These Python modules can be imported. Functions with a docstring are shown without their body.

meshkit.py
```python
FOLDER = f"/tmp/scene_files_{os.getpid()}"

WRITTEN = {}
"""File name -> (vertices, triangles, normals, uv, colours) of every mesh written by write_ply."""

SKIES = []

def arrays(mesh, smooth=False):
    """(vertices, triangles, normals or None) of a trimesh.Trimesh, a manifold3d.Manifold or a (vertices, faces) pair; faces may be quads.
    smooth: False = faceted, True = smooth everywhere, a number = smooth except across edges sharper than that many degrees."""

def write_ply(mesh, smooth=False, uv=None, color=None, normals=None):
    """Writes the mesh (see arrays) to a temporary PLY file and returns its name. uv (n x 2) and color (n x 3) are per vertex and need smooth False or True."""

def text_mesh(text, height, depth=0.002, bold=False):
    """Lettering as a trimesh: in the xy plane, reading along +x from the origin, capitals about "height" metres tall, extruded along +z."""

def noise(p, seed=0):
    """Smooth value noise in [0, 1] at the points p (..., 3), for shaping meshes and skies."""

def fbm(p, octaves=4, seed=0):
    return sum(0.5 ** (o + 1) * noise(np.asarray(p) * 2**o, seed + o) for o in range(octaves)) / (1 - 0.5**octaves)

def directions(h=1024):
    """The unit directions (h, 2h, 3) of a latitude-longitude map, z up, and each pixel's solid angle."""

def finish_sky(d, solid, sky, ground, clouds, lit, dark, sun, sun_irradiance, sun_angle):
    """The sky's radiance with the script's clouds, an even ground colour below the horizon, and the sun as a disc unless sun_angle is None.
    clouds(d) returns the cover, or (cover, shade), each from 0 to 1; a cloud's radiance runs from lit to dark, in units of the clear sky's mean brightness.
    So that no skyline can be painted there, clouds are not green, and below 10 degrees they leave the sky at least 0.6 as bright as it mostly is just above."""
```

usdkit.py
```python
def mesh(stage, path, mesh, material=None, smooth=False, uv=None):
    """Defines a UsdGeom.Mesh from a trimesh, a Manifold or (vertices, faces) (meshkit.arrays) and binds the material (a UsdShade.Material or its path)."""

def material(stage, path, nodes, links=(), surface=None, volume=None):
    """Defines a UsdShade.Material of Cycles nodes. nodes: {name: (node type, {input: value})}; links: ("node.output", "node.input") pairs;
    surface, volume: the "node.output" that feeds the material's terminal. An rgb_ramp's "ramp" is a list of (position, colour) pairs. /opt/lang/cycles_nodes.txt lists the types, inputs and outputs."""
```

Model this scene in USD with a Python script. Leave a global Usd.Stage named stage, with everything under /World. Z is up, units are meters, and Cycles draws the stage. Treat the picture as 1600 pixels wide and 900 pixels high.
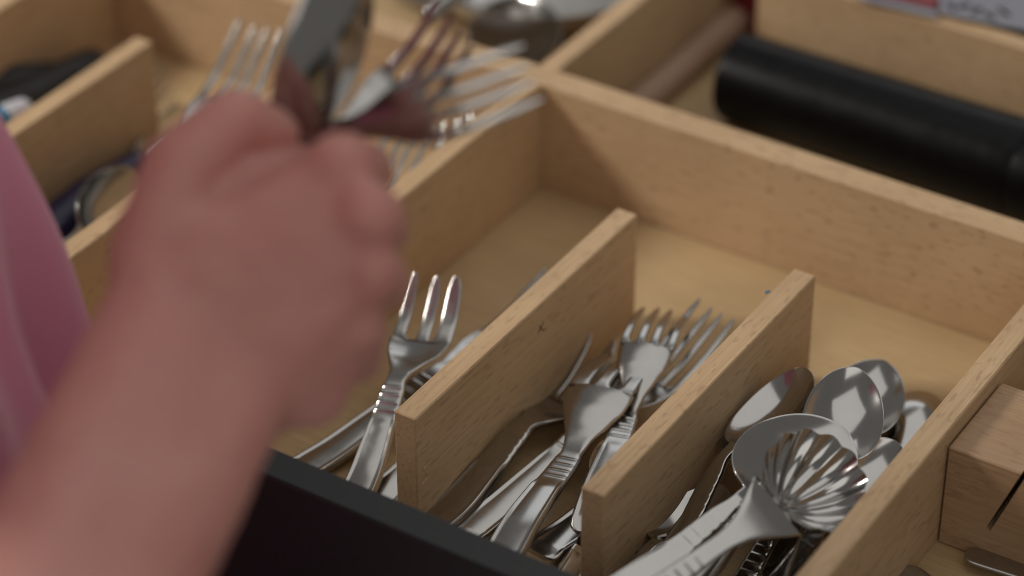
import math, random
import numpy as np, trimesh, manifold3d as m3
from scipy.interpolate import PchipInterpolator
from pxr import Usd, UsdGeom, UsdLux, UsdShade, Gf, Sdf, Vt
import usdkit, meshkit

stage = Usd.Stage.CreateInMemory()
UsdGeom.SetStageUpAxis(stage, UsdGeom.Tokens.z)
UsdGeom.SetStageMetersPerUnit(stage, 1.0)
UsdGeom.Xform.Define(stage, '/World')

# ---------------------------------------------------------------- camera
F = 4322.77                                   # focal length in pixels of a 1600 wide picture
CAM = np.array([0.61551, -0.98586, 0.75901])
ROT = np.array([[0.84201521, 0.53945115, -0.00168749], [0.31013763, -0.4866405, -0.81669803], [-0.44138989, 0.68714881, -0.57706281]])  # right, down, forward
cam = UsdGeom.Camera.Define(stage, '/World/camera')
mtx = Gf.Matrix4d(1.0)
for i, row in enumerate((ROT[0], -ROT[1], -ROT[2])):
    mtx.SetRow3(i, Gf.Vec3d(*map(float, row)))
mtx.SetTranslateOnly(Gf.Vec3d(*map(float, CAM)))
cam.AddTransformOp().Set(mtx)
cam.CreateHorizontalApertureAttr(36.0); cam.CreateVerticalApertureAttr(20.25)
cam.CreateFocalLengthAttr(36.0 * F / 1600)
cam.CreateClippingRangeAttr(Gf.Vec2f(0.05, 50))
cam.CreateFStopAttr(3.4); cam.CreateFocusDistanceAttr(1.158)
cam.CreateExposureAttr(-0.12)

# ---------------------------------------------------------------- light
def rect(name, pos, target, w, h, intensity, color):
    l = UsdLux.RectLight.Define(stage, '/World/' + name)
    pos, target = np.array(pos, float), np.array(target, float)
    z = pos - target; z /= np.linalg.norm(z)
    x = np.cross([0, 0, 1], z)
    x = x / np.linalg.norm(x) if np.linalg.norm(x) > 1e-6 else np.array([1., 0, 0])
    y = np.cross(z, x)
    m = Gf.Matrix4d(1.0)
    for i, r in enumerate((x, y, z)):
        m.SetRow3(i, Gf.Vec3d(*map(float, r)))
    m.SetTranslateOnly(Gf.Vec3d(*map(float, pos)))
    l.AddTransformOp().Set(m)
    l.CreateWidthAttr(w); l.CreateHeightAttr(h); l.CreateIntensityAttr(intensity); l.CreateColorAttr(Gf.Vec3f(*color))
rect('key_lamp', (-1.40, -0.80, 1.25), (0.1, -0.05, 0.0), 0.38, 0.38, 62.0, (1.0, 0.95, 0.88))
rect('unseen_ceiling_lamp', (0.35, 0.35, 2.3), (0.1, -0.1, 0.0), 2.6, 2.6, 0.72, (1.0, 0.98, 0.95))  # out of view overhead, sized for broad pale reflections in the spoons
rect('unseen_back_light', (-0.7, 2.1, 1.45), (0.1, -0.1, 0.0), 1.3, 1.0, 1.0, (0.95, 0.98, 1.0))  # unseen source beyond the drawer, placed to reflect in the flat cutlery
rect('unseen_front_light', (1.6, -1.9, 1.3), (0.1, -0.1, 0.0), 2.0, 1.5, 1.0, (1.0, 0.97, 0.93))  # unseen source behind the camera, placed to light the right faces of the dividers
dome = UsdLux.DomeLight.Define(stage, '/World/room_light')
dm = usdkit.material(stage, '/World/Looks/room_light', {'b': ('background_shader', {'color': (1.0, 0.96, 0.91), 'strength': 0.18})}, [], surface='b.background')
UsdShade.MaterialBindingAPI.Apply(dome.GetPrim()).Bind(dm)

# ---------------------------------------------------------------- helpers
used = {}
def numbered(path):
    n = used.get(path, 0); used[path] = n + 1
    return path if n == 0 else f'{path}_{n:03d}'
def keys(prim, label=None, cat=None, group=None, kind=None):
    for k, v in (('label', label), ('category', cat), ('group', group), ('kind', kind)):
        if v: prim.SetCustomDataByKey(k, v)
    return prim
def thing(name, label, cat, loc=(0, 0, 0), group=None, kind=None):
    x = UsdGeom.Xform.Define(stage, numbered('/World/' + name))
    if any(loc): x.AddTranslateOp().Set(Gf.Vec3d(*map(float, loc)))
    return keys(x.GetPrim(), label, cat, group, kind)
def obj(name, mesh, mat, parent=None, smooth=False, label=None):
    p = str(parent.GetPath()) if parent else '/World'
    m = usdkit.mesh(stage, numbered(p + '/' + name), mesh, mat, smooth)
    return keys(m.GetPrim(), label)
def obj_n(name, v, f, n, mat, parent):
    """mesh with its own vertex normals"""
    p = str(parent.GetPath())
    m = UsdGeom.Mesh.Define(stage, numbered(p + '/' + name))
    m.CreatePointsAttr(Vt.Vec3fArray.FromNumpy(v.astype(np.float32)))
    m.CreateFaceVertexCountsAttr(Vt.IntArray.FromNumpy(np.full(len(f), 3, np.int32)))
    m.CreateFaceVertexIndicesAttr(Vt.IntArray.FromNumpy(f.astype(np.int32).ravel()))
    m.CreateSubdivisionSchemeAttr('none')
    m.CreateNormalsAttr(Vt.Vec3fArray.FromNumpy(n.astype(np.float32))); m.SetNormalsInterpolation('vertex')
    UsdShade.MaterialBindingAPI.Apply(m.GetPrim()).Bind(mat)
    return m.GetPrim()
def seen(u, v, z):
    """the point at height z met by the line of sight through a pixel of the 1600 x 900 photograph"""
    r = ROT.T @ np.array([(u - 800) / F, (v - 450) / F, 1.0])
    return CAM + r * ((z - CAM[2]) / r[2])
def deep(u, v, d):
    return CAM + ROT.T @ np.array([(u - 800) / F, (v - 450) / F, 1.0]) * d
def box(x0, x1, y0, y1, z0, z1, c=0.0007):
    """board with chamfered edges"""
    pts = []
    lo, hi = (x0, y0, z0), (x1, y1, z1)
    for sx in (0, 1):
        for sy in (0, 1):
            for sz in (0, 1):
                corner = [hi[k] if s else lo[k] for k, s in enumerate((sx, sy, sz))]
                sg = [-1 if s else 1 for s in (sx, sy, sz)]
                for k in range(3):
                    q = [corner[j] + (sg[j] * c if j != k else 0) for j in range(3)]
                    pts.append(q)
    return trimesh.convex.convex_hull(np.array(pts))
def ball(p, r, n=14):
    return m3.Manifold.sphere(r, n * 2).translate(list(map(float, p)))
def hull(*spheres):
    return m3.Manifold.batch_hull([ball(p, r) for p, r in spheres])
def to_tri(man):
    m = man.to_mesh()
    return trimesh.Trimesh(np.array(m.vert_properties[:, :3]), np.array(m.tri_verts), process=True)

# ---------------------------------------------------------------- materials
def wood(name, along, base, dark, fleck, fleck_amt=0.75, rough=0.55):
    """beech: fine grain and short dark flecks that run along one axis (0 = x, 1 = y)"""
    s = lambda a, b: tuple(a if k == along else b for k in range(3))
    nodes = {
        'g': ('geometry', {}),
        'm1': ('mapping', {'scale': s(6, 90)}), 'n1': ('noise_texture', {'scale': 1.0, 'detail': 4, 'roughness': 0.6}),
        'm2': ('mapping', {'scale': s(130, 560)}), 'n2': ('noise_texture', {'scale': 1.0, 'detail': 1.5, 'roughness': 0.4}),
        'r2': ('rgb_ramp', {'ramp': [(0.0, (0, 0, 0)), (0.60, (0, 0, 0)), (0.68, (1, 1, 1)), (1, (1, 1, 1))]}),
        'n3': ('noise_texture', {'scale': 14.0, 'detail': 3, 'roughness': 0.55}),
        'm4': ('mapping', {'scale': s(22, 900)}), 'n4': ('noise_texture', {'scale': 1.0, 'detail': 2, 'roughness': 0.6}),
        'c1': ('mix_color', {'a': base, 'b': dark}),
        'r3': ('rgb_ramp', {'ramp': [(0.3, (0.80, 0.76, 0.72)), (0.7, (1.08, 1.08, 1.08))]}),
        'c2': ('mix_color', {'blend_type': 'multiply', 'fac': 0.6}),
        'k': ('math', {'math_type': 'multiply', 'value2': fleck_amt}),
        'c3': ('mix_color', {'b': fleck}),
        'r4': ('rgb_ramp', {'ramp': [(0.32, (0.82, 0.78, 0.74)), (0.62, (1.03, 1.03, 1.03))]}),
        'c4': ('mix_color', {'blend_type': 'multiply', 'fac': 0.7}),
        'h': ('math', {'math_type': 'multiply_add', 'value2': -1.0}),
        'b': ('bump', {'strength': 0.25, 'distance': 0.0004}),
        'p': ('principled_bsdf', {'roughness': rough, 'specular_ior_level': 0.35})}
    links = [('g.position', 'm1.vector'), ('m1.vector', 'n1.vector'), ('g.position', 'm2.vector'), ('m2.vector', 'n2.vector'), ('n2.fac', 'r2.fac'),
             ('g.position', 'n3.vector'), ('g.position', 'm4.vector'), ('m4.vector', 'n4.vector'), ('n1.fac', 'c1.fac'), ('n3.fac', 'r3.fac'),
             ('c1.result', 'c2.a'), ('r3.color', 'c2.b'), ('n4.fac', 'r4.fac'), ('c2.result', 'c4.a'), ('r4.color', 'c4.b'),
             ('r2.color', 'k.value1'), ('k.value', 'c3.fac'), ('c4.result', 'c3.a'), ('c3.result', 'p.base_color'),
             ('k.value', 'h.value1'), ('n4.fac', 'h.value3'), ('h.value', 'b.height'), ('b.normal', 'p.normal')]
    return usdkit.material(stage, '/World/Looks/' + name, nodes, links, surface='p.BSDF')
def plain(name, color, rough=0.5, metallic=0.0, spec=0.5, scale=60, vary=0.15, bump=0.0, **kw):
    lo = tuple(max(0, c * (1 - vary)) for c in color); hi = tuple(c * (1 + vary) for c in color)
    nodes = {'g': ('geometry', {}), 'n': ('noise_texture', {'scale': scale, 'detail': 4, 'roughness': 0.6}), 'c': ('mix_color', {'a': lo, 'b': hi}),
             'r': ('map_range', {'from_min': 0.3, 'from_max': 0.7, 'to_min': rough * 0.85, 'to_max': rough * 1.15}),
             'p': ('principled_bsdf', {'metallic': metallic, 'specular_ior_level': spec, **kw})}
    links = [('g.position', 'n.vector'), ('n.fac', 'c.fac'), ('c.result', 'p.base_color'), ('n.fac', 'r.value'), ('r.result', 'p.roughness')]
    if bump:
        nodes['b'] = ('bump', {'strength': bump, 'distance': 0.0005}); links += [('n.fac', 'b.height'), ('b.normal', 'p.normal')]
    return usdkit.material(stage, '/World/Looks/' + name, nodes, links, surface='p.BSDF')
BEECH = (0.598, 0.429, 0.259); BEECH_D = (0.528, 0.358, 0.200); FLECK = (0.20, 0.105, 0.05)
wood_x = wood('beech_across', 0, BEECH, BEECH_D, FLECK, 0.42)
wood_y = wood('beech_along', 1, BEECH, BEECH_D, FLECK, 0.28)
ply = wood('plywood', 0, (0.535, 0.388, 0.215), (0.485, 0.343, 0.183), (0.30, 0.17, 0.07), 0.15, 0.5)
block_wood = wood('block_beech', 0, (0.48, 0.325, 0.195), (0.40, 0.255, 0.145), (0.26, 0.13, 0.07), 0.35)
stick_wood = wood('pale_wood', 1, (0.44, 0.30, 0.22), (0.38, 0.25, 0.17), FLECK, 0.2)
black_paint = plain('black_paint', (0.012, 0.013, 0.014), 0.45, scale=400, bump=0.1)
black_mill = plain('black_lacquer', (0.003, 0.003, 0.0035), 0.36, spec=0.15, scale=120)
steel = plain('steel', (0.44, 0.43, 0.415), 0.145, 1.0, scale=45, vary=0.12)
steel_satin = plain('steel_satin', (0.44, 0.425, 0.41), 0.26, 1.0, scale=50, vary=0.08)
steel_worn = plain('steel_worn', (0.42, 0.41, 0.395), 0.21, 1.0, scale=70, vary=0.14)
brushed = plain('brushed_steel', (0.62, 0.61, 0.59), 0.42, 1.0, scale=40, vary=0.08)
navy = plain('navy_plastic', (0.012, 0.010, 0.045), 0.4)
black_plastic = plain('black_plastic', (0.010, 0.009, 0.009), 0.5)
blue_plastic = plain('blue_plastic', (0.02, 0.19, 0.34), 0.4)
white_plastic = plain('white_plastic', (0.55, 0.56, 0.6), 0.4)
red_card = plain('red_card', (0.18, 0.008, 0.012), 0.45)
label_white = plain('white_label', (0.21, 0.21, 0.24), 0.5, scale=30, vary=0.1)
pencil = plain('pencil', (0.02, 0.015, 0.012), 0.7)
scratch = plain('pale_scratch', (0.60, 0.47, 0.33), 0.6)
shirt_mat = plain('pink_cotton', (0.66, 0.22, 0.325), 0.85, spec=0.2, scale=900, vary=0.12, bump=0.2, sheen_weight=0.3)
skin = usdkit.material(stage, '/World/Looks/skin', {
    'g': ('geometry', {}), 'n': ('noise_texture', {'scale': 28, 'detail': 4, 'roughness': 0.55}),
    'r': ('rgb_ramp', {'ramp': [(0.3, (0.53, 0.235, 0.20)), (0.5, (0.555, 0.26, 0.22)), (0.7, (0.58, 0.285, 0.245))]}),
    'n2': ('noise_texture', {'scale': 700, 'detail': 3}), 'b': ('bump', {'strength': 0.25, 'distance': 0.0006}),
    'p': ('principled_bsdf', {'roughness': 0.5, 'specular_ior_level': 0.35, 'subsurface_weight': 0.25, 'subsurface_scale': 0.004, 'subsurface_radius': (1.0, 0.3, 0.18)})},
    [('g.position', 'n.vector'), ('n.fac', 'r.fac'), ('r.color', 'p.base_color'), ('g.position', 'n2.vector'), ('n2.fac', 'b.height'), ('b.normal', 'p.normal')], surface='p.BSDF')
nail_mat = plain('nail', (0.55, 0.33, 0.28), 0.3)

# ---------------------------------------------------------------- the drawer and its wooden organizer
H = 0.060; T = 0.0107
drawer = thing('drawer', 'black painted kitchen drawer with a flat front edge, pulled open under the wooden cutlery organizer', 'drawer')
obj('front_panel', box(-0.33, 0.52, -0.3155, -0.2995, -0.12, 0.0600, 0.0010), black_paint, drawer)
obj('bottom_panel', box(-0.33, 0.52, -0.2992, 0.46, -0.020, -0.0068, 0.0005), black_paint, drawer)
obj('side_panel', box(-0.33, -0.316, -0.2992, 0.46, -0.0064, 0.058), black_paint, drawer)
obj('side_panel', box(0.506, 0.52, -0.2992, 0.46, -0.0064, 0.058), black_paint, drawer)
obj('back_panel', box(-0.3158, 0.5058, 0.448, 0.46, -0.0064, 0.058), black_paint, drawer)

tray = thing('cutlery_organizer', 'beech wood cutlery organizer with low upright dividers, set into the black drawer', 'cutlery tray')
obj('base', box(-0.312, 0.502, -0.2985, 0.444, -0.0062, 0.0, 0.0003), ply, tray)
obj('cross_wall', box(-0.2722, 0.502, 0.0, 0.0150, 0.0, H), wood_x, tray)
obj('partition', box(-T, 0.0, -0.2980, -0.0003, 0.0, H + 0.0002), wood_y, tray)
obj('partition', box(-T, 0.0, 0.0153, 0.43, 0.0, H + 0.0002), wood_y, tray)
obj('side_wall', box(-0.2832, -0.2725, -0.2980, 0.43, 0.0, H + 0.0002), wood_y, tray)
obj('partition', box(0.2742, 0.2851, -0.2980, -0.0003, 0.0, H - 0.0005), wood_y, tray)
HD = 0.0594
for x0, ya, yb in ((0.0866, -0.2528, -0.0730), (0.1775, -0.2535, -0.0725), (-0.1083, -0.2470, -0.0700), (-0.1978, -0.2500, -0.0692)):
    d = obj('divider', box(x0, x0 + T, ya, yb, 0.0, HD, 0.0006), wood_y, tray)
    if x0 == 0.0866: div1 = d
    if x0 == 0.1775: div2 = d
obj('rear_divider', box(0.0375, 0.50, 0.1520, 0.1627, 0.0, 0.0640), wood_x, tray)
# small marks on the dividers
def strokes(pts, r):
    return trimesh.util.concatenate([to_tri(m3.Manifold.batch_hull([ball(a, r, 4), ball(b, r, 4)])) for a, b in zip(pts[:-1], pts[1:])])
XF = 0.0866 + T + 0.0001
def on_face(u, v, x):
    r = ROT.T @ np.array([(u - 800) / F, (v - 450) / F, 1.0]); return CAM + r * ((x - CAM[0]) / r[0])
mk = [on_face(u, v, XF) for u, v in ((841, 520), (845, 512), (849, 503))]
mk2 = [on_face(u, v, XF) for u, v in ((843, 509), (848, 516), (853, 514))]
obj('pencil_mark', trimesh.util.concatenate([strokes(mk, 0.00022), strokes(mk2, 0.0002)]), pencil, div1)
obj('scratch', strokes([on_face(u, v, XF) for u, v in ((659, 757), (668, 745), (666, 739), (662, 732), (667, 729))], 0.00016), scratch, div1)
obj('blue_fleck', to_tri(hull((seen(1197, 457, HD), 0.0006), (seen(1202, 455, HD), 0.0005))), blue_plastic, div2)

# ---------------------------------------------------------------- cutlery: sheets with a rounded rim swept along the length
def sheet(xs, wf, zf, tf, y0=lambda x: 0 * x, relief=lambda x, t: 0 * x, nt=15, tmax_round=0.35):
    """closed sheet: width wf(x) (full), middle line zf(x), thickness tf(x), relief added to both faces"""
    tt = np.sin(np.linspace(-np.pi / 2, np.pi / 2, nt))
    V = []
    for x in xs:
        w, z, th, yc = wf(x) / 2, zf(x), tf(x), y0(x)
        rel = relief(np.full(nt, x), tt)
        prof = np.sqrt(np.clip(1 - np.abs(tt) ** 10, 0, 1))          # rounded rim
        top = np.stack([np.full(nt, x), yc + w * tt, z + rel + prof * th / 2], 1)
        bot = np.stack([np.full(nt, x), yc + w * tt, z + (relief.under(np.full(nt, x), tt) if hasattr(relief, 'under') else rel) - prof * th / 2], 1)
        V.append(np.vstack([top, bot[::-1][1:-1]]))
    k = len(V[0]); n = len(V); V = np.vstack(V); Fc = []
    for i in range(n - 1):
        for j in range(k):
            a, b = i * k + j, i * k + (j + 1) % k
            Fc += [(a, b, b + k), (a, b + k, a + k)]
    c0 = len(V); V = np.vstack([V, V[:k].mean(0), V[-k - 0:].mean(0)])
    for j in range(k):
        Fc += [(c0, (j + 1) % k, j), (c0 + 1, (n - 1) * k + j, (n - 1) * k + (j + 1) % k)]
    return trimesh.Trimesh(V, np.array(Fc)[:, ::-1], process=False)
def curve(*pts):
    x, y = np.array(pts, float).T
    f = PchipInterpolator(x, y, extrapolate=True)
    return lambda q: f(np.clip(q, x[0], x[-1]))
def spaced(a, b, n): return a + (b - a) * (1 - np.cos(np.linspace(0, np.pi, n))) / 2
def grooves(x, at, h=0.0003, s=0.0007):
    return sum(h * np.exp(-((x - a) / s) ** 2) for a in at)
def handle_relief(a, b, bead=True, gr=()):
    def r(x, t):
        on = np.clip((x - a) / 0.004, 0, 1) * np.clip((b - x) / 0.006, 0, 1)
        q = 0.0011 * (np.exp(-((np.abs(t) - 0.86) / 0.075) ** 2)) * on if bead else 0 * x
        q = q + 0.0009 * (1 - t ** 2) * on
        return q + grooves(x, gr) * np.clip(1 - np.abs(t) ** 4, 0, 1)
    r.under = lambda x, t: 0 * x
    return r
def smooth_obj(name, mesh, parent, mat=None):
    return obj(name, mesh, mat or steel, parent, smooth=50)
GR = (0.0735, 0.0785, 0.0835, 0.0885)
def fork_parts(parent, tines=4, head_w=0.0245, handle_w=0.0160, slot=0.62, neck_w=0.0080, rise=0.016, tine=0.036, wide_first=False):
    L = 0.114 + tine; xh = 0.114                                     # xh: root of the tines
    w = curve((0, 0.0085), (0.0012, 0.0122), (0.004, handle_w * 0.97), (0.010, handle_w), (0.030, handle_w * 0.94), (0.058, 0.0112), (0.074, 0.0100), (0.0785, neck_w),
              (0.086, neck_w * 1.25), (0.096, head_w * .68), (0.105, head_w * .93), (xh, head_w), (L, head_w * .93))
    z = curve((0, 0.0018), (0.02, 0.0012), (0.045, 0.0040), (0.07, 0.0088), (0.079, 0.0098), (0.092, 0.0076), (0.104, 0.0044), (xh, 0.0034), (xh + tine * .3, 0.0034 + rise * .12), (xh + tine * .65, 0.0034 + rise * .5), (L, 0.0034 + rise))
    th = curve((0, 0.0022), (0.05, 0.0025), (0.078, 0.0030), (0.1, 0.0020), (L, 0.0015))
    xs = np.concatenate([spaced(0, 0.010, 12)[:-1], np.linspace(0.010, 0.058, 24)[:-1], np.linspace(0.058, 0.0765, 44)[:-1], np.linspace(0.0765, xh, 44)])
    hr = handle_relief(0.003, 0.057, True, (.0600, .0645, .0690, .0735))
    cup = lambda x, t: 0.0024 * (t ** 2) * np.clip((x - .086) / .018, 0, 1)
    def rel(x, t): return hr(x, t) + cup(x, t)
    rel.under = lambda x, t: cup(x, t) - hr(x, t)
    k = np.searchsorted(xs, .080)
    smooth_obj('handle', sheet(xs[:k + 1], w, z, th, relief=rel, nt=21), parent, steel_worn)
    smooth_obj('head', sheet(xs[k:], w, z, th, relief=rel, nt=21), parent, steel_worn)
    pitch = head_w / tines
    xt = np.concatenate([np.linspace(xh - 0.0006, L - 0.006, 18)[:-1], spaced(L - 0.006, L, 9)])
    for i in range(tines):
        yc = (i - (tines - 1) / 2) * pitch
        edge = (i in (0, tines - 1))
        base_w = pitch * slot * (1.35 if (wide_first and i == 0) else 1.0)
        off = 0.5 * (pitch - base_w) * np.sign(yc) if edge else 0
        tw = curve((xh - .001, pitch), (xh + 0.003, base_w), (L - 0.008, base_w * 0.80), (L - 0.002, base_w * .5), (L - 0.0004, base_w * .28), (L, base_w * .1))
        yy = curve((xh, yc), (xh + 0.003, yc + off), (L, (yc + off) * 0.94))
        t0 = yc / (head_w / 2)
        smooth_obj('tine', sheet(xt, tw, lambda x, t0=t0: z(x) + 0.0024 * t0 ** 2, th, y0=yy, nt=9), parent, steel_worn)
def spoon_parts(parent, L=0.140, bowl_w=0.034, depth=0.0078, handle_w=0.0145, mat=None, bowl_l=0.052, gr=0.055):
    xb = L - bowl_l; e = gr - 0.003
    w = curve((0, 0.0085), (0.0012, 0.0112), (0.004, handle_w * .96), (0.010, handle_w), (0.030, handle_w * .92), (e, 0.0102), (gr + .015, 0.0086), (xb - 0.010, 0.0060), (xb - 0.003, 0.0070), (xb, 0.0085))
    z = curve((0, 0.0040), (0.02, 0.0030), (0.04, 0.0045), (gr + .01, 0.0105), (xb - 0.008, 0.0136), (xb, 0.0122))
    th = curve((0, 0.0022), (0.05, 0.0024), (xb, 0.0028))
    xs = np.concatenate([spaced(0, 0.010, 12)[:-1], np.linspace(0.010, e, 24)[:-1], np.linspace(e, gr + .017, 44)[:-1], np.linspace(gr + .017, xb, 26)])
    hr = handle_relief(0.003, e, True, tuple(gr + .0045 * i for i in range(4)))
    smooth_obj('handle', sheet(xs, w, z, th, relief=hr, nt=21), parent, mat)
    # bowl: egg outline, dished
    n = 46; lb = L - xb
    q = (1 - np.cos(np.linspace(0, np.pi, n))) / 2
    xs2 = xb - 0.002 + (lb + 0.002) * q
    def wf(x):
        s = np.clip((x - xb) / lb, 0, 1)
        base = bowl_w * np.sqrt(np.clip(1 - (2 * s ** 0.88 - 1) ** 2, 0, 1))
        return max(base, 0.0076 if s < 0.12 else 0.0002)
    rim = curve((xb, 0.0122), (xb + lb * .25, 0.0108), (xb + lb * .6, 0.0098), (L, 0.0108))
    def rel(x, t):
        s = np.clip((x - xb) / lb, 0, 1)
        g = np.clip(1 - (np.abs(2 * s - 1)) ** 2.4, 0, 1)
        return -depth * g * (1 - np.abs(t) ** 2.2)
    smooth_obj('bowl', sheet(xs2, wf, rim, curve((xb, 0.0024), (xb + .01, 0.0014), (L, 0.0013)), relief=rel, nt=25), parent, mat)
ZTIP = {'pastry': .0144, 'dinner': .0184, 'spoon': .0108, 'big': .0108, 'shell': .0112}
def pose(prim, p0, p1, L, roll=0.0, ws=1.0, ztip=0.0, again=True):
    """lays a thing whose length L runs along +x so that its two ends are at p0 and p1"""
    p0, p1 = np.array(p0, float), np.array(p1, float)
    ln = np.linalg.norm(p1 - p0); x = (p1 - p0) / ln
    y = np.cross([0, 0, 1], x); y /= np.linalg.norm(y); z = np.cross(x, y)
    if isinstance(roll, tuple):                                      # face turned to the viewer, then rolled by so many degrees
        roll = roll[0] + math.degrees(math.atan2(np.dot(y, ROT[2]), -np.dot(z, ROT[2])))
    c, s = math.cos(math.radians(roll)), math.sin(math.radians(roll))
    y, z = c * y + s * z, -s * y + c * z
    if again and ztip:                                               # p1 is where the very tip goes
        return pose(prim, p0, p1 - z * ztip * ws, L, roll, ws, ztip, False)
    k = ln / L
    m = Gf.Matrix4d(1.0)
    for i, r in enumerate((x * k, y * ws, z * ws)):
        m.SetRow3(i, Gf.Vec3d(*map(float, r)))
    m.SetTranslateOnly(Gf.Vec3d(*map(float, p0)))
    UsdGeom.Xformable(prim).AddTransformOp().Set(m)
protos = {}
def item(kind, label, p0, p1, roll, ws=1.0, full=None):
    name, L, build = KINDS[kind]
    group = cat = None
    if full or (full is None and 'spoon' in name):                   # true length: keep the tip, the heights and the direction
        p0, p1 = np.array(p0, float), np.array(p1, float)
        dh = (p1 - p0)[:2]; dz = p1[2] - p0[2]
        p0 = np.array([*(p1[:2] - dh / np.linalg.norm(dh) * math.sqrt((L * ws) ** 2 - dz ** 2)), p0[2]])
    t = thing(name, label, cat or ('fork' if 'fork' in name else 'spoon'), group=group)
    if kind in protos:
        t.GetReferences().AddInternalReference(protos[kind].GetPath()); t.SetInstanceable(True)
    else:
        protos[kind] = t
        build(t)
    UsdGeom.Xformable(t).ClearXformOpOrder()
    pose(t, p0, p1, L, roll, ws, ZTIP[kind])
    return t
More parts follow.
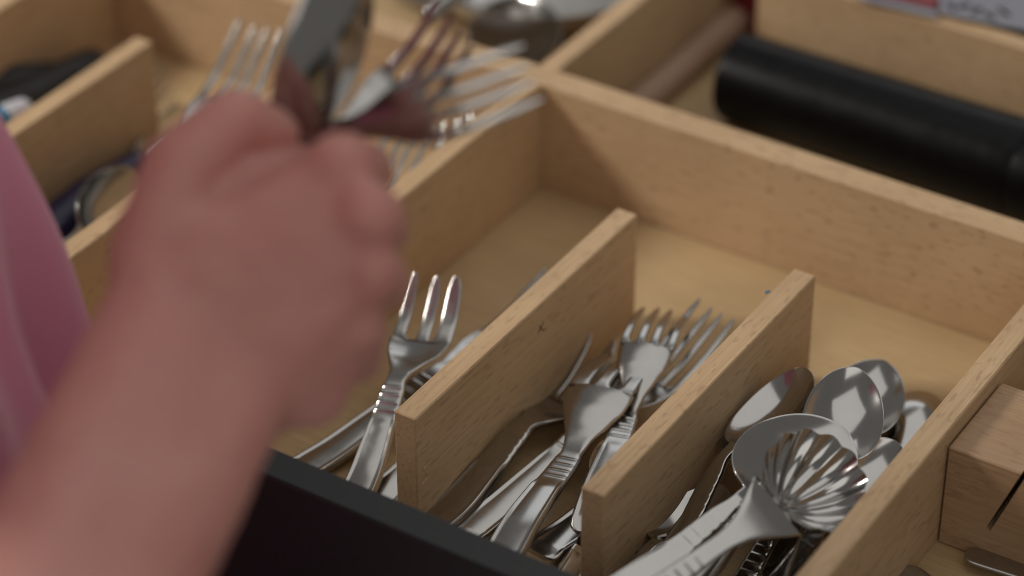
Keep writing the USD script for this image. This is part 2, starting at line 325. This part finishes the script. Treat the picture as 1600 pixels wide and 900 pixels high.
# shell spoon: fluted, scalloped bowl on a flat fan shaped neck
def shell_parts(parent):
    o = 0.022
    ea, eb, xc, ribs = 0.0235, 0.0230, 0.1415 - o, 11
    hx = xc - ea * 0.86                                              # the flutes run together here
    nr, na = 34, 265
    A = np.radians(158)
    ph = np.linspace(-A, A, na); rr = np.linspace(0, 1, nr) ** 0.85
    q = np.abs(np.sin(ribs * (ph + A) / (2 * A) * np.pi)); chan = np.sqrt(q * q + .12)   # 0 on the ridges, 1 in the flutes
    side = np.clip((A - np.abs(ph)) / .7, 0, 1)
    def surf(off):
        P = []
        for r in rr:
            sc = 1 + 0.10 * (chan - 0.7) * (r ** 3) * side
            ex, ey = xc + ea * np.cos(ph) * sc, eb * np.sin(ph) * sc
            x, y = hx + r * (ex - hx), r * ey
            rho = np.sqrt(((x - xc) / ea) ** 2 + (y / eb) ** 2)
            fl = 0.0024 * (chan - .7) * np.clip(r * 1.6 - .2, 0, 1) * side
            z = 0.0108 - 0.0125 * np.clip(1 - rho ** 2.4, -.2, 1) - fl + off
            P.append(np.stack([x, y, z], 1))
        return np.vstack(P)
    top, bot = surf(0.0007), surf(-0.0007)
    V = np.vstack([top, bot]); N = nr * na; Fc = []
    for i in range(nr - 1):
        for j in range(na - 1):
            a, b, c, d = i * na + j, i * na + j + 1, (i + 1) * na + j + 1, (i + 1) * na + j
            Fc += [(a, d, c), (a, c, b), (N + a, N + c, N + d), (N + a, N + b, N + c)]
    for j in range(na - 1):
        a, b = (nr - 1) * na + j, (nr - 1) * na + j + 1
        Fc += [(a, N + a, N + b), (a, N + b, b)]
    for i in range(nr - 1):
        for j, flip in ((0, 1), (na - 1, 0)):
            a, d = i * na + j, (i + 1) * na + j
            q = [(a, N + a, N + d), (a, N + d, d)]
            Fc += [t[::-1] if flip else t for t in q]
    smooth_obj('bowl', trimesh.Trimesh(V, np.array(Fc), process=False), parent)
    w = curve((0, 0.0085), (0.0012, 0.0118), (0.004, 0.0135), (0.010, 0.0138), (0.050 - o, 0.0112), (0.072 - o, 0.0092), (0.084 - o, 0.0088), (0.094 - o, 0.0115), (0.104 - o, 0.0190), (0.114 - o, 0.0280), (0.121 - o, 0.0330), (0.126 - o, 0.0345))
    z = curve((0, 0.0040), (0.015, 0.0044), (0.07 - o, 0.0100), (0.09 - o, 0.0128), (0.108 - o, 0.0122), (0.117 - o, 0.0109), (0.126 - o, 0.0035))
    gr = (0.056 - o, 0.061 - o, 0.066 - o, 0.071 - o)
    xs = np.concatenate([spaced(0, 0.010, 12)[:-1], np.linspace(0.010, 0.052 - o, 18)[:-1], np.linspace(0.052 - o, 0.075 - o, 46)[:-1], np.linspace(0.075 - o, 0.121 - o, 40)])
    hr = handle_relief(0.003, 0.052 - o, True, gr)
    smooth_obj('handle', sheet(xs, w, z, curve((0, 0.0022), (0.068, 0.0026), (0.100, 0.0014)), relief=hr, nt=21), parent)
KINDS = {
    'pastry': ('pastry_fork', 0.150, lambda t: fork_parts(t, 3, 0.0265, 0.0150, 0.68, 0.0085, 0.011, 0.036, True)),
    'dinner': ('dinner_fork', 0.152, lambda t: fork_parts(t, 4, 0.0245, 0.0160, 0.60, 0.0078, 0.015, 0.038)),
    'spoon': ('spoon', 0.140, lambda t: spoon_parts(t)),
    'big': ('serving_spoon', 0.150, lambda t: spoon_parts(t, 0.150, 0.047, 0.0062, 0.0165, bowl_l=.060, gr=.055)),
    'shell': ('shell_spoon', 0.143, lambda t: shell_parts(t)),
}
S = seen
# compartment left of the first divider
item('pastry', 'three tined cake fork with raised head, its ridged neck touching the first divider', S(548, 800, .006), S(682, 437, .046), -6, 1.08)
item('dinner', 'fork lying beneath the raised cake fork, beaded handle running left to the black drawer edge', S(450, 752, .003), S(874, 440, .026), 0, 1.05)
item('dinner', 'fork by the front end of the first divider, only beaded handle showing', S(560, 812, .003), S(770, 590, .018), 8, 1.05)
# compartment between the two dividers
item('pastry', 'brown reflecting cake fork lying along the right face of the first divider', S(650, 850, .004), S(955, 538, .018), -12, 1.38)
item('dinner', 'fork crossed by others, its three visible tines pointing up over the second divider', S(712, 852, .002), S(1116, 490, .030), 6, 1.0)
item('pastry', 'cake fork with bright flat shoulder, face down on top of the crossed forks', S(775, 882, .026), S(986, 560, .020), 176, 1.15)
item('dinner', 'four tined fork face down, bright head raised over the crossed forks near the second divider', S(915, 830, .020), S(1038, 488, .026), 180, 1.0)
item('dinner', 'fork with squared beaded handle end beside the front of the second divider', S(838, 872, .008), S(1160, 600, .012), 0, 1.15)
item('spoon', 'spoon with a pale handle end squeezed against the left face of the second divider', S(892, 893, .006), S(1003, 685, .010), 30, .95)
# spoons
item('spoon', 'oval spoon bowl leaning on the right face of the second divider', S(1062, 880, .004), S(1254, 577, .046), -22, .98)
item('spoon', 'spoon nested just below the bowl that leans on the second divider', S(1048, 890, .002), S(1236, 592, .036), -24, .98)
item('spoon', 'spoon bowl furthest back in the spoon pile, behind the upright oval one', S(1265, 820, .004), S(1380, 566, .026), 8, 1.0)
item('spoon', 'bright oval spoon bowl standing up in the middle of the spoon pile', S(1265, 880, .010), S(1338, 578, .050), 12, 1.0)
item('spoon', 'spoon face down beside the right partition, furthest right of the spoon pile', S(1330, 860, .010), S(1448, 612, .004), 180, 1.0)
item('spoon', 'spoon with a pale bowl edge showing between the shell spoon and the right partition', S(1240, 920, .006), S(1398, 692, .034), 15, 1.0)
item('spoon', 'spoon with its grey bowl tip just above the shell spoon', S(1130, 880, .016), S(1325, 636, .036), 0, 1.1)
item('spoon', 'spoon low at the front of the pile, dark bowl under the large spoon handle', S(900, 1010, .004), S(1125, 760, .016), -10, .88)
item('spoon', 'frontmost spoon of the pile, lying low beside the second divider', S(938, 925, .003), S(1058, 818, .008), -40, .8, False)
item('spoon', 'spoon handle lying under the shell spoon towards the drawer front', S(1120, 980, .006), S(1300, 720, .012), 0, 1.0)
item('big', 'large bright serving spoon on the spoon pile, half covered by the shell spoon', S(845, 1015, .034), S(1318, 672, .044), 20, 1.02)
item('shell', 'fluted shell shaped spoon with a scalloped edge, topmost of the spoon pile', S(985, 958, .044), S(1330, 712, .058), 30, .95)
# left bay
item('dinner', 'fork with tines propped against the cross wall, just above the fist', S(262, 330, .004), S(406, 46, .054), 4, 1.2, True)
item('dinner', 'fork with tine tips showing between the fist and the partition', S(505, 430, .004), S(645, 195, .040), 4, 1.0, True)
item('pastry', 'fork leaning on the partition just right of the fist, only one tine in view', S(590, 430, .004), S(712, 186, .036), -30, 1.0)

def seg(pts, r):
    out = m3.Manifold()
    for (a, ra), (b, rb) in zip(pts[:-1], pts[1:]): out += hull((a, ra), (b, rb))
    return to_tri(out)
# left bay, middle compartment: a spoon edge and a navy handle; left compartment: black tool with a blue and white grip
k = thing('peeler', 'dark navy plastic handle lying in the left bay between its two dividers', 'peeler')
obj('grip', seg([(S(70, 368, .012), .011), (S(140, 315, .014), .012), (S(215, 262, .012), .009)], 0), navy, k, 40)
obj('blade', seg([(S(215, 262, .012), .004), (S(262, 225, .010), .003)], 0), steel_satin, k, 40)
item('spoon', 'spoon standing on edge beside the navy handle, showing a curved bright rim', S(30, 440, .020), S(222, 280, .026), 62)
k = thing('kitchen_tongs', 'black kitchen tool lying in the far left compartment', 'kitchen tool')
obj('shaft', seg([(S(-40, 190, .014), .012), (S(60, 150, .014), .012), (S(140, 105, .012), .010)], 0), black_plastic, k, 40)
obj('jaw', seg([(S(-40, 150, .014), .010), (S(20, 135, .014), .012), (S(120, 118, .010), .008)], 0), black_plastic, k, 40)
k = thing('bottle_opener', 'blue and white plastic tool lying by the black one in the far left compartment', 'opener')
obj('handle', seg([(S(-30, 200, .030), .006), (S(12, 182, .030), .006)], 0), blue_plastic, k, 40)
obj('cap', seg([(S(13, 181, .030), .0065), (S(34, 172, .030), .006)], 0), white_plastic, k, 40)
item('dinner', 'fork with a single pale tine edge showing left of the thumb in the left bay', S(180, 330, .004), S(262, 138, .012), 70)

# rear left compartment: ladle and plates of steel
def lathe(profile, n=64):
    return trimesh.creation.revolve(np.array(profile), sections=n)
k = thing('ladle', 'large polished steel ladle with a shallow bowl lying behind the cross wall', 'ladle', S(842, 20, .0))
prof = [(r * 1.65, z * 1.1) for r, z in ((0.0001, .010), (.020, .012), (.034, .020), (.041, .032), (.0435, .034), (.0432, .0325), (.036, .018), (.022, .0095), (.0001, .007))]
obj('bowl', lathe(prof), brushed, k, 40)
d = S(690, 20, .050) - S(842, 20, .0)
obj('handle', seg([((-.064, -.018, .038), .0035), (d * .6 + [0, 0, .02], .0035), (d * 1.1, .0045)], 0), steel_satin, k, 40)
item('big', 'serving spoon with a glinting rim beside the ladle behind the cross wall', S(640, -10, .010), S(862, 80, .030), 30)

# rear right compartment: pepper mill, rod, packets
a, b = np.array((0.0465, 0.1115, 0.0240)), np.array((0.2300, 0.1045, 0.0262))
mill = thing('pepper_mill', 'black lacquered wooden pepper mill lying on its side behind the cross wall', 'pepper mill', a)
ax = (b - a) / np.linalg.norm(b - a); Lm = np.linalg.norm(b - a)
def along(profile):
    m = lathe([(r, x) for x, r in profile], 72)
    y = np.cross(ax, [0, 0, 1]); y /= np.linalg.norm(y); z = np.cross(ax, y)
    Rm = np.eye(4); Rm[:3, 0], Rm[:3, 1], Rm[:3, 2] = y, z, ax
    m.apply_transform(Rm); return m
obj('body', along([(0, .0001), (0, .0195), (.0012, .0222), (.004, .0234), (.05, .0236), (.11, .0243), (.150, .0250), (.1650, .0252), (.1665, .0244), (.1665, .0001)]), black_mill, mill, 40)
obj('head', along([(.1667, .0001), (.1667, .0244), (.168, .0254), (.19, .0262), (.22, .0255), (.225, .022), (.225, .0001)]), black_mill, mill, 40)
k = thing('wooden_rod', 'pale round wooden rod lying along the partition left of the pepper mill', 'wooden spoon')
obj('shaft', seg([(np.array((0.0075, 0.022, .0085)), .0080), (np.array((0.0080, 0.212, .0085)), .0085)], 0), stick_wood, k, 40)
k = thing('red_packet', 'red packet showing past the end of the rear divider at the top edge', 'packet')
rp = S(1172, 4, .022)
obj('body', box(rp[0] - .012, rp[0] + .030, rp[1], rp[1] + .03, 0.0, 0.034, .002), red_card, k)
k = thing('spice_packet', 'black packet with a red and a white label lying behind the rear divider', 'packet')
obj('body', box(0.070, 0.36, 0.1720, 0.262, 0.0, 0.066, .004), black_plastic, k)
def patch(name, us, mat, zz):
    q = np.array([S(u, v, zz) for u, v in us])
    obj(name, trimesh.convex.convex_hull(np.vstack([q, q - [0, 0, .0006]])), mat, k)
patch('red_label', ((1335, -15), (1462, 13), (1480, -69), (1330, -79)), red_card, .0664)
patch('white_strip', ((1340, -11), (1340, -3), (1462, 27), (1466, 17)), label_white, .0665)
patch('white_label', ((1468, -29), (1468, 19), (1500, 27), (1530, 31), (1560, 29), (1660, 57), (1680, -39), (1600, -79)), label_white, .0668)
for px in (((1482, 22), (1490, 30)), ((1500, 28), (1512, 24)), ((1520, 36), (1530, 30)), ((1540, 38), (1552, 44)), ((1562, 30), (1575, 40))):
    obj('print_mark', strokes([S(q[0], q[1] - 16, .0668) for q in px], .0014), black_plastic, k)

# ---------------------------------------------------------------- knife block and knives in the right bay
blk = thing('knife_block', 'beech in-drawer knife block with slanted slots at the right edge', 'knife block')
b0 = m3.Manifold(m3.Mesh(np.array(box(0.2858, 0.42, -0.1420, -0.0900, 0.0003, 0.0515, 0.0008).vertices, np.float32), np.array(box(0.2858, 0.42, -0.1420, -0.0900, 0.0003, 0.0515, 0.0008).faces, np.uint32)))
for i in range(3):
    x = 0.3125 + i * 0.030
    s = m3.Manifold.cube([0.0022, 0.06, 0.060], True).rotate([0, 19.5, 0]).translate([x + .0045, -0.1302, 0.0445])
    b0 = b0 - s
obj('body', to_tri(b0), block_wood, blk)
def knife(name, label, p0, p1, w):
    t = thing(name, label, 'knife')
    L = np.linalg.norm(np.array(p1) - p0)
    xs = spaced(0, L, 30)
    wf = curve((0, w * .15), (L * .012, w * .55), (L * .05, w * .9), (L * .12, w), (L * .5, w), (L, w * .9))
    smooth_obj('blade', sheet(xs, wf, lambda x: .0012 + 0 * x, lambda x: .0018 + 0 * x, nt=15), t, steel_satin)
    pose(t, p0, p1, L, 0)
    return t
knife('table_knife', 'round tipped steel knife lying before the knife block at the right edge', S(1507, 868, .004), S(1720, 935, .004), .011)
knife('table_knife', 'knife with only its rounded tip showing at the bottom right edge', S(1408, 893, .006), S(1560, 1010, .004), .014)
k = thing('chef_knife', 'steel knife blade set in the slanted slot of the knife block', 'knife')
obj('blade', to_tri(m3.Manifold.cube([0.0008, 0.030, 0.034], True).rotate([0, 19.5, 0]).translate([0.3158, -0.120, 0.0365])), steel_satin, k)

# ---------------------------------------------------------------- the person: hand, forearm, shirt
person = thing('person', 'person in a pink shirt, bare right forearm reaching over the drawer, fist holding forks', 'person')
mm = .001
def J(u, v, d, r): return (deep(u, v, d), r * mm)
W1, W2 = J(268, 470, .925, 20), J(378, 590, .925, 19)
W1b, W2b = J(280, 470, .945, 18), J(385, 590, .945, 17)
A1, A2 = J(135, 795, .880, 27), J(215, 845, .880, 27)
E1, E2 = J(-20, 1110, .815, 31), J(60, 1160, .815, 31)
EL = J(-120, 1400, .770, 38)
def thin(j, k): return (j[0], j[1] * k)
I, Md, Rg, Pk = J(532, 262, .918, 12.5), J(574, 338, .910, 12.2), J(577, 424, .913, 11.6), J(556, 506, .922, 10.8)
pI, pM, pR, pP = J(500, 285, .952, 12), J(540, 350, .948, 12), J(545, 430, .948, 12), J(520, 520, .950, 12)
parts = [hull(W1, W2, W1b, W2b, A1, A2), hull(A1, A2, E1, E2), hull(E1, E2, EL),
         hull(W1, W2, W1b, W2b, thin(I, .72), thin(Md, .72), pI, pM), hull(W1, W2, W1b, W2b, thin(Md, .72), thin(Rg, .72), pM, pR), hull(W1, W2, W1b, W2b, thin(Rg, .72), thin(Pk, .72), pR, pP),
         hull(W2, thin(Pk, .8), J(485, 610, .935, 13)), hull(W2, W2b, J(485, 610, .935, 13), J(470, 600, .955, 12)), hull(J(392, 640, .908, 8), W2)]
for k, wr in ((I, J(285, 440, .914, 5.5)), (Md, J(308, 468, .914, 5.5)), (Rg, J(330, 500, .914, 5)), (Pk, J(352, 535, .916, 5))):
    parts.append(hull(thin(k, .55), wr))                             # tendons of the back of the hand
fingers = [(I, J(572, 266, .956, 10), J(512, 262, .984, 8.8), J(462, 262, .976, 7.8)),
           (Md, J(597, 352, .950, 10), J(540, 352, .985, 8.8), J(478, 345, .978, 7.8)),
           (Rg, J(597, 442, .950, 9.6), J(540, 440, .982, 8.5), J(480, 430, .976, 7.6)),
           (Pk, J(560, 558, .945, 9), J(520, 530, .976, 7.8), J(470, 515, .972, 7))]
for f in fingers:
    for p, q in zip(f[:-1], f[1:]): parts.append(hull(p, q))
CM, TM, TI, TT = J(250, 395, .928, 17), J(284, 258, .926, 12.6), J(368, 183, .930, 10.6), J(432, 206, .946, 8.6)
parts += [hull(W1, CM), hull(CM, TM), hull(TM, TI), hull(TI, TT), hull(CM, thin(TM, .7), J(430, 290, .950, 10), pI), hull(CM, W2, thin(Md, .6))]
body = parts[0]
for q in parts[1:]: body = body + q
body = to_tri(body.refine_to_length(0.0030))
body = trimesh.smoothing.filter_taubin(body, lamb=0.5, nu=0.52, iterations=16)
body = trimesh.smoothing.filter_laplacian(body, lamb=0.4, iterations=4)
v = body.vertices
v = v + body.vertex_normals * ((meshkit.fbm(v * 60, 3, 5) - .5) * 0.0022)[:, None]
body = trimesh.Trimesh(v, body.faces, process=False)
obj('body', body, skin, person, True)
# shirt: draped body of cloth left of the arm
n, mrow = 120, 70
V = []
for i in range(mrow):
    t = i / (mrow - 1); z = -0.10 + 0.62 * t
    sh = 0.106 - 0.23 * (min(z, 0.30) - .1)
    cx, cy = -0.175 + .842 * sh, -0.50 + .539 * sh
    rx, ry = 0.150, 0.115
    a = np.linspace(0, 2 * np.pi, n, endpoint=False)
    fold = 0.013 * np.sin(7 * a + 9 * z) * (1 - .5 * t) + 0.006 * np.sin(13 * a - 22 * z)
    V.append(np.stack([cx + (rx + fold) * np.cos(a), cy + (ry + fold) * np.sin(a), np.full(n, z)], 1))
V = np.vstack(V); V = np.vstack([V, V[:n].mean(0), V[-n:].mean(0)]); Fc = []
for i in range(mrow - 1):
    for j in range(n):
        p, q = i * n + j, i * n + (j + 1) % n
        Fc += [(p, q, q + n), (p, q + n, p + n)]
for j in range(n):
    Fc += [(len(V) - 2, (j + 1) % n, j), (len(V) - 1, (mrow - 1) * n + j, (mrow - 1) * n + (j + 1) % n)]
obj('shirt', trimesh.Trimesh(V, np.array(Fc), process=False), shirt_mat, person, True)
def nail(p, d, r):
    return None

# held cutlery
D = deep
item('dinner', 'fork held in the fist, its head bent over to the right', D(250, 290, 1.00), D(822, 112, .955), (197,), 1.0)
item('dinner', 'fork held in the fist with pale tines towards the top of the picture', D(330, 390, .99), D(702, 40, .975), (-30,), 1.1)
item('big', 'serving spoon held in the fist, rounded bowl cut off by the top edge', D(372, 680, .990), D(545, -85, .945), (-118,), .95, False)
